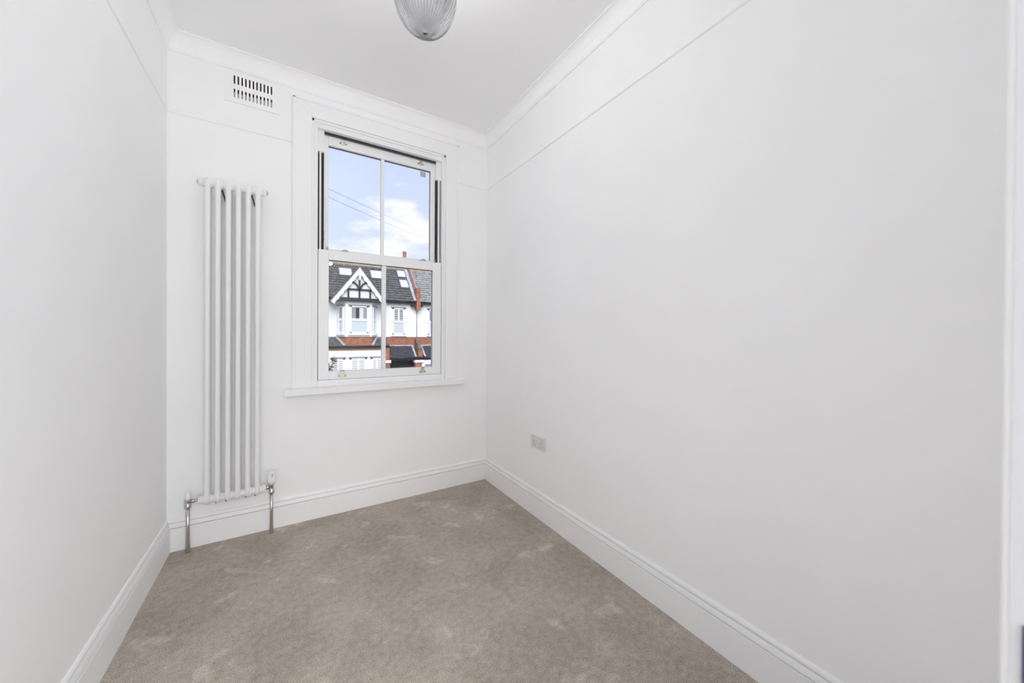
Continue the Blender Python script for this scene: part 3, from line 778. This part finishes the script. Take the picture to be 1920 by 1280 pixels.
    B(MB().box(5.57, 5.80, 25.0, FY, -.56, .20), 'porch_pier', 'brick_orange')
    B(MB().box(5.54, 5.90, 24.96, FY, -.80, -.60), 'pier_capital', 'house_cream')
    B(MB().box(5.58, 5.84, 25.02, FY, GZ, -.80), 'pier_shaft', 'brick_brown')
    if variant == 1:
        B(MB().box(px0, px1 + .3, 25.05, 25.15, GZ, -.66), 'porch_screen', 'house_trim_white')
        B(MB().box(px1 - .95, px1 - .02, 25.03, 25.06, -1.75, -.98), 'screen_pane', 'pane_violet')
    else:
        B(MB().box(px0, px1 + .1, FY - .12, FY, GZ, -.2), 'front_door', 'porch_shade')  # near-black panel: porch shade painted over door and opening
    # --- roof windows
    def skylight(x0, x1, y0, y1):
        z0, z1 = roof_z(y0), roof_z(y1); n = Vector((0, -SLP, 1)).normalized()
        q = [Vector((x0, y0, z0)), Vector((x1, y0, z0)), Vector((x1, y1, z1)), Vector((x0, y1, z1))]
        fo_ = B(MB().poly([p + n * .02 for p in q], n * .10), 'skylight', 'skylight_frame')
        c = sum(q, Vector()) / 4
        B(MB().poly([c + (p - c) * .84 + n * .115 for p in q], n * .015), 'skylight_pane', 'skylight_pane', fo_)
    for a in ((2.92, 3.80, 27.30, 27.90), (5.0, 5.90, 27.26, 27.94), (6.97, 7.60, 27.56, 28.15), (6.97, 7.58, 26.68, 27.34))[:2 if variant == 1 else 4]: skylight(*a)
    return h

XM = 7.95
HW = 5.98
h1 = house(XM - HW, XM, lambda x: x, 'roof_dark', 'white rendered house with half-timbered gable across the street', 0)
h2 = house(XM - HW, XM, lambda x: 2 * XM - x, 'roof_pale', 'terraced house with paler roof tiles right of the parapet', 1)
h0 = house(XM - HW, XM, lambda x: 2 * (XM - HW) - x, 'roof_dark', 'terraced house at the far left of the street view', 2)

# party wall between the two houses: parapet on the roof, corbel, porch pier
pw = empty('party_wall', (XM, FY, GZ)); tag(pw, 'brick party wall stepping up the roof between the two houses', 'party wall')
n = Vector((0, -SLP, 1)).normalized()
def slopebar(x0, x1, y0, y1, h0_, h1_, name, mt, lift=0):
    q = [Vector((x0, y0, roof_z(y0))), Vector((x1, y0, roof_z(y0))), Vector((x1, y1, roof_z(y1))), Vector((x0, y1, roof_z(y1)))]
    return MB().poly([p + n * h0_ for p in q], n * (h1_ - h0_)).build(name, mt, pw)
slopebar(XM - .09, XM + .13, 25.95, 28.45, -.1, .20, 'parapet', 'brick_brown')
slopebar(XM + .05, XM + .15, 26.3, 28.45, .20, .26, 'coping', 'terracotta')
slopebar(XM - .31, XM - .09, 25.72, 28.3, .05, .10, 'flashing', 'lead_flashing')
slopebar(XM + .13, XM + .24, 25.72, 26.5, .05, .10, 'flashing', 'lead_flashing')
MB().box(XM - .12, XM + .15, 25.62, 26.35, 3.62, 4.48).build('brick_pier', 'brick_orange', pw)
MB().box(XM - .15, XM + .15, 25.55, FY, 2.93, 3.62).build('corbel', 'brick_orange', pw)
MB().box(XM - .44, XM + .36, 25.6, FY, 3.15, 3.29).build('corbel_beam', 'timber_black', pw)
MB().tube([(XM, FY - .04, 2.93), (XM, FY - .04, .95)], .022, 8).build('downpipe', 'stone_grey', pw)
MB().box(XM - .17, XM + .15, 24.98, FY, -.52, .06).build('porch_pier', 'brick_orange', pw)
m_ = MB().box(XM - .15, XM + .13, 25.1, FY, .06, .22).box(XM - .12, XM + .10, 25.35, FY, .22, .52).box(XM - .16, XM + .14, 25.55, FY, .52, .80)
m_.lathe((XM - .14, 25.12, .16), (1, 0, 0), [(0, .10), (.26, .10)], 14)
m_.build('stone_scroll', 'scroll_stone', pw, bevel=.02)
MB().box(XM - .45, XM + .24, 24.92, 25.4, -.84, -.66).build('capital', 'house_trim_white', pw, bevel=.02)
MB().box(XM - .38, XM + .08, 24.97, 25.4, GZ, -.84).build('porch_column', 'brick_orange', pw)

cs = MB().box(XM - .55, XM + .55, 28.45, 29.15, RZ - .4, RZ + .72).box(XM - .60, XM + .60, 28.40, 29.20, RZ + .72, RZ + .82).build('chimney_stack', 'brick_brown', pw)
MB().lathe((XM - .14, 28.8, RZ + .82), (0, 0, 1), [(0, .17), (.06, .17), (.08, .14), (.60, .135), (.62, .155), (.70, .155), (.72, .12)], 16).build('chimney_pot', 'pot_red', cs)

# moss and a small dish at the left end of the roof
rnd = random.Random(3)
mo = MB()
for i in range(30):
    x_ = 2.42 + rnd.random() ** 1.8 * 1.0; y_ = 27.55 + rnd.random() * .68
    mo.lathe((x_, y_, roof_z(y_) + .06), n, [(0, .04 + .06 * rnd.random()), (.04, .035), (.05, .01)], 7)
mo.build('roof_moss', 'moss', h1)['kind'] = 'stuff'
sd = MB().lathe((2.46, 27.98, 6.02), (-.3, -1, .25), [(0, .03), (.03, .10), (.07, .17), (.08, .17), (.035, .09), (.02, .01)], 20)
sd.tube([(2.46, 28.0, 6.02), (2.46, 28.05, roof_z(28.05))], .03, 8)
sd.build('satellite_dish', 'dish_white', h1)['label'] = 'small pale satellite dish'

# overhead cables
def cable(a, b2, sag, lab):
    a, b2 = Vector(a), Vector(b2); pts = []
    for i in range(25):
        q = a.lerp(b2, i / 24); q.z -= sag * 4 * (i / 24) * (1 - i / 24); pts.append(q)
    o = MB().tube(pts, .007, 6).build('overhead_cable', 'cable_grey'); tag(o, lab, 'cable', 'telephone cables over the street')
cable((.71, 11.0, 5.18), (12.6, 33.0, 10.43), .1, 'upper thin telephone cable crossing the sky')
cable((.71, 11.0, 4.95), (12.6, 33.0, 9.81), .1, 'lower thin telephone cable crossing the sky')

# leafy shrub by the left ground-floor window
sh = empty('garden_shrub', (2.05, 24.7, GZ)); tag(sh, 'leafy shrub at the left of the ground floor bay', 'shrub')
st = MB().tube([(2.05, 24.7, GZ), (2.08, 24.68, -2.0), (2.12, 24.7, -.9)], [.05, .04, .015], 8)
for a, b2 in (((2.08, 24.68, -1.6), (2.30, 24.6, -.55)), ((2.06, 24.7, -1.9), (1.8, 24.65, -.7)), ((2.1, 24.69, -1.2), (2.42, 24.62, -.35))): st.tube([a, b2], [.02, .008], 6)
st.build('stem', 'bark', sh)
lf = MB()
def leaf(c, s_):
    d = Vector((rnd.uniform(-1, 1), rnd.uniform(-1, 1), rnd.uniform(-.6, .8))).normalized(); q = d.orthogonal().normalized()
    c = Vector(c); lf.add([c, c + d * s_ * .5 + q * s_ * .28, c + d * s_, c + d * s_ * .5 - q * s_ * .28], [(0, 1, 2, 3)])
for i in range(420):
    a = rnd.uniform(0, 6.28); q = rnd.random() ** .5
    z_ = -2.6 + 1.9 * rnd.random(); leaf((2.02 + .34 * q * math.cos(a), 24.7 + .3 * q * math.sin(a), z_), .13)
for i in range(60): leaf((2.36 + rnd.uniform(-.16, .14), 24.62 + rnd.uniform(-.08, .08), -.45 + rnd.uniform(-.2, .16)), .11)
lo_ = lf.build('foliage', 'leaf', sh); lo_['kind'] = 'stuff'
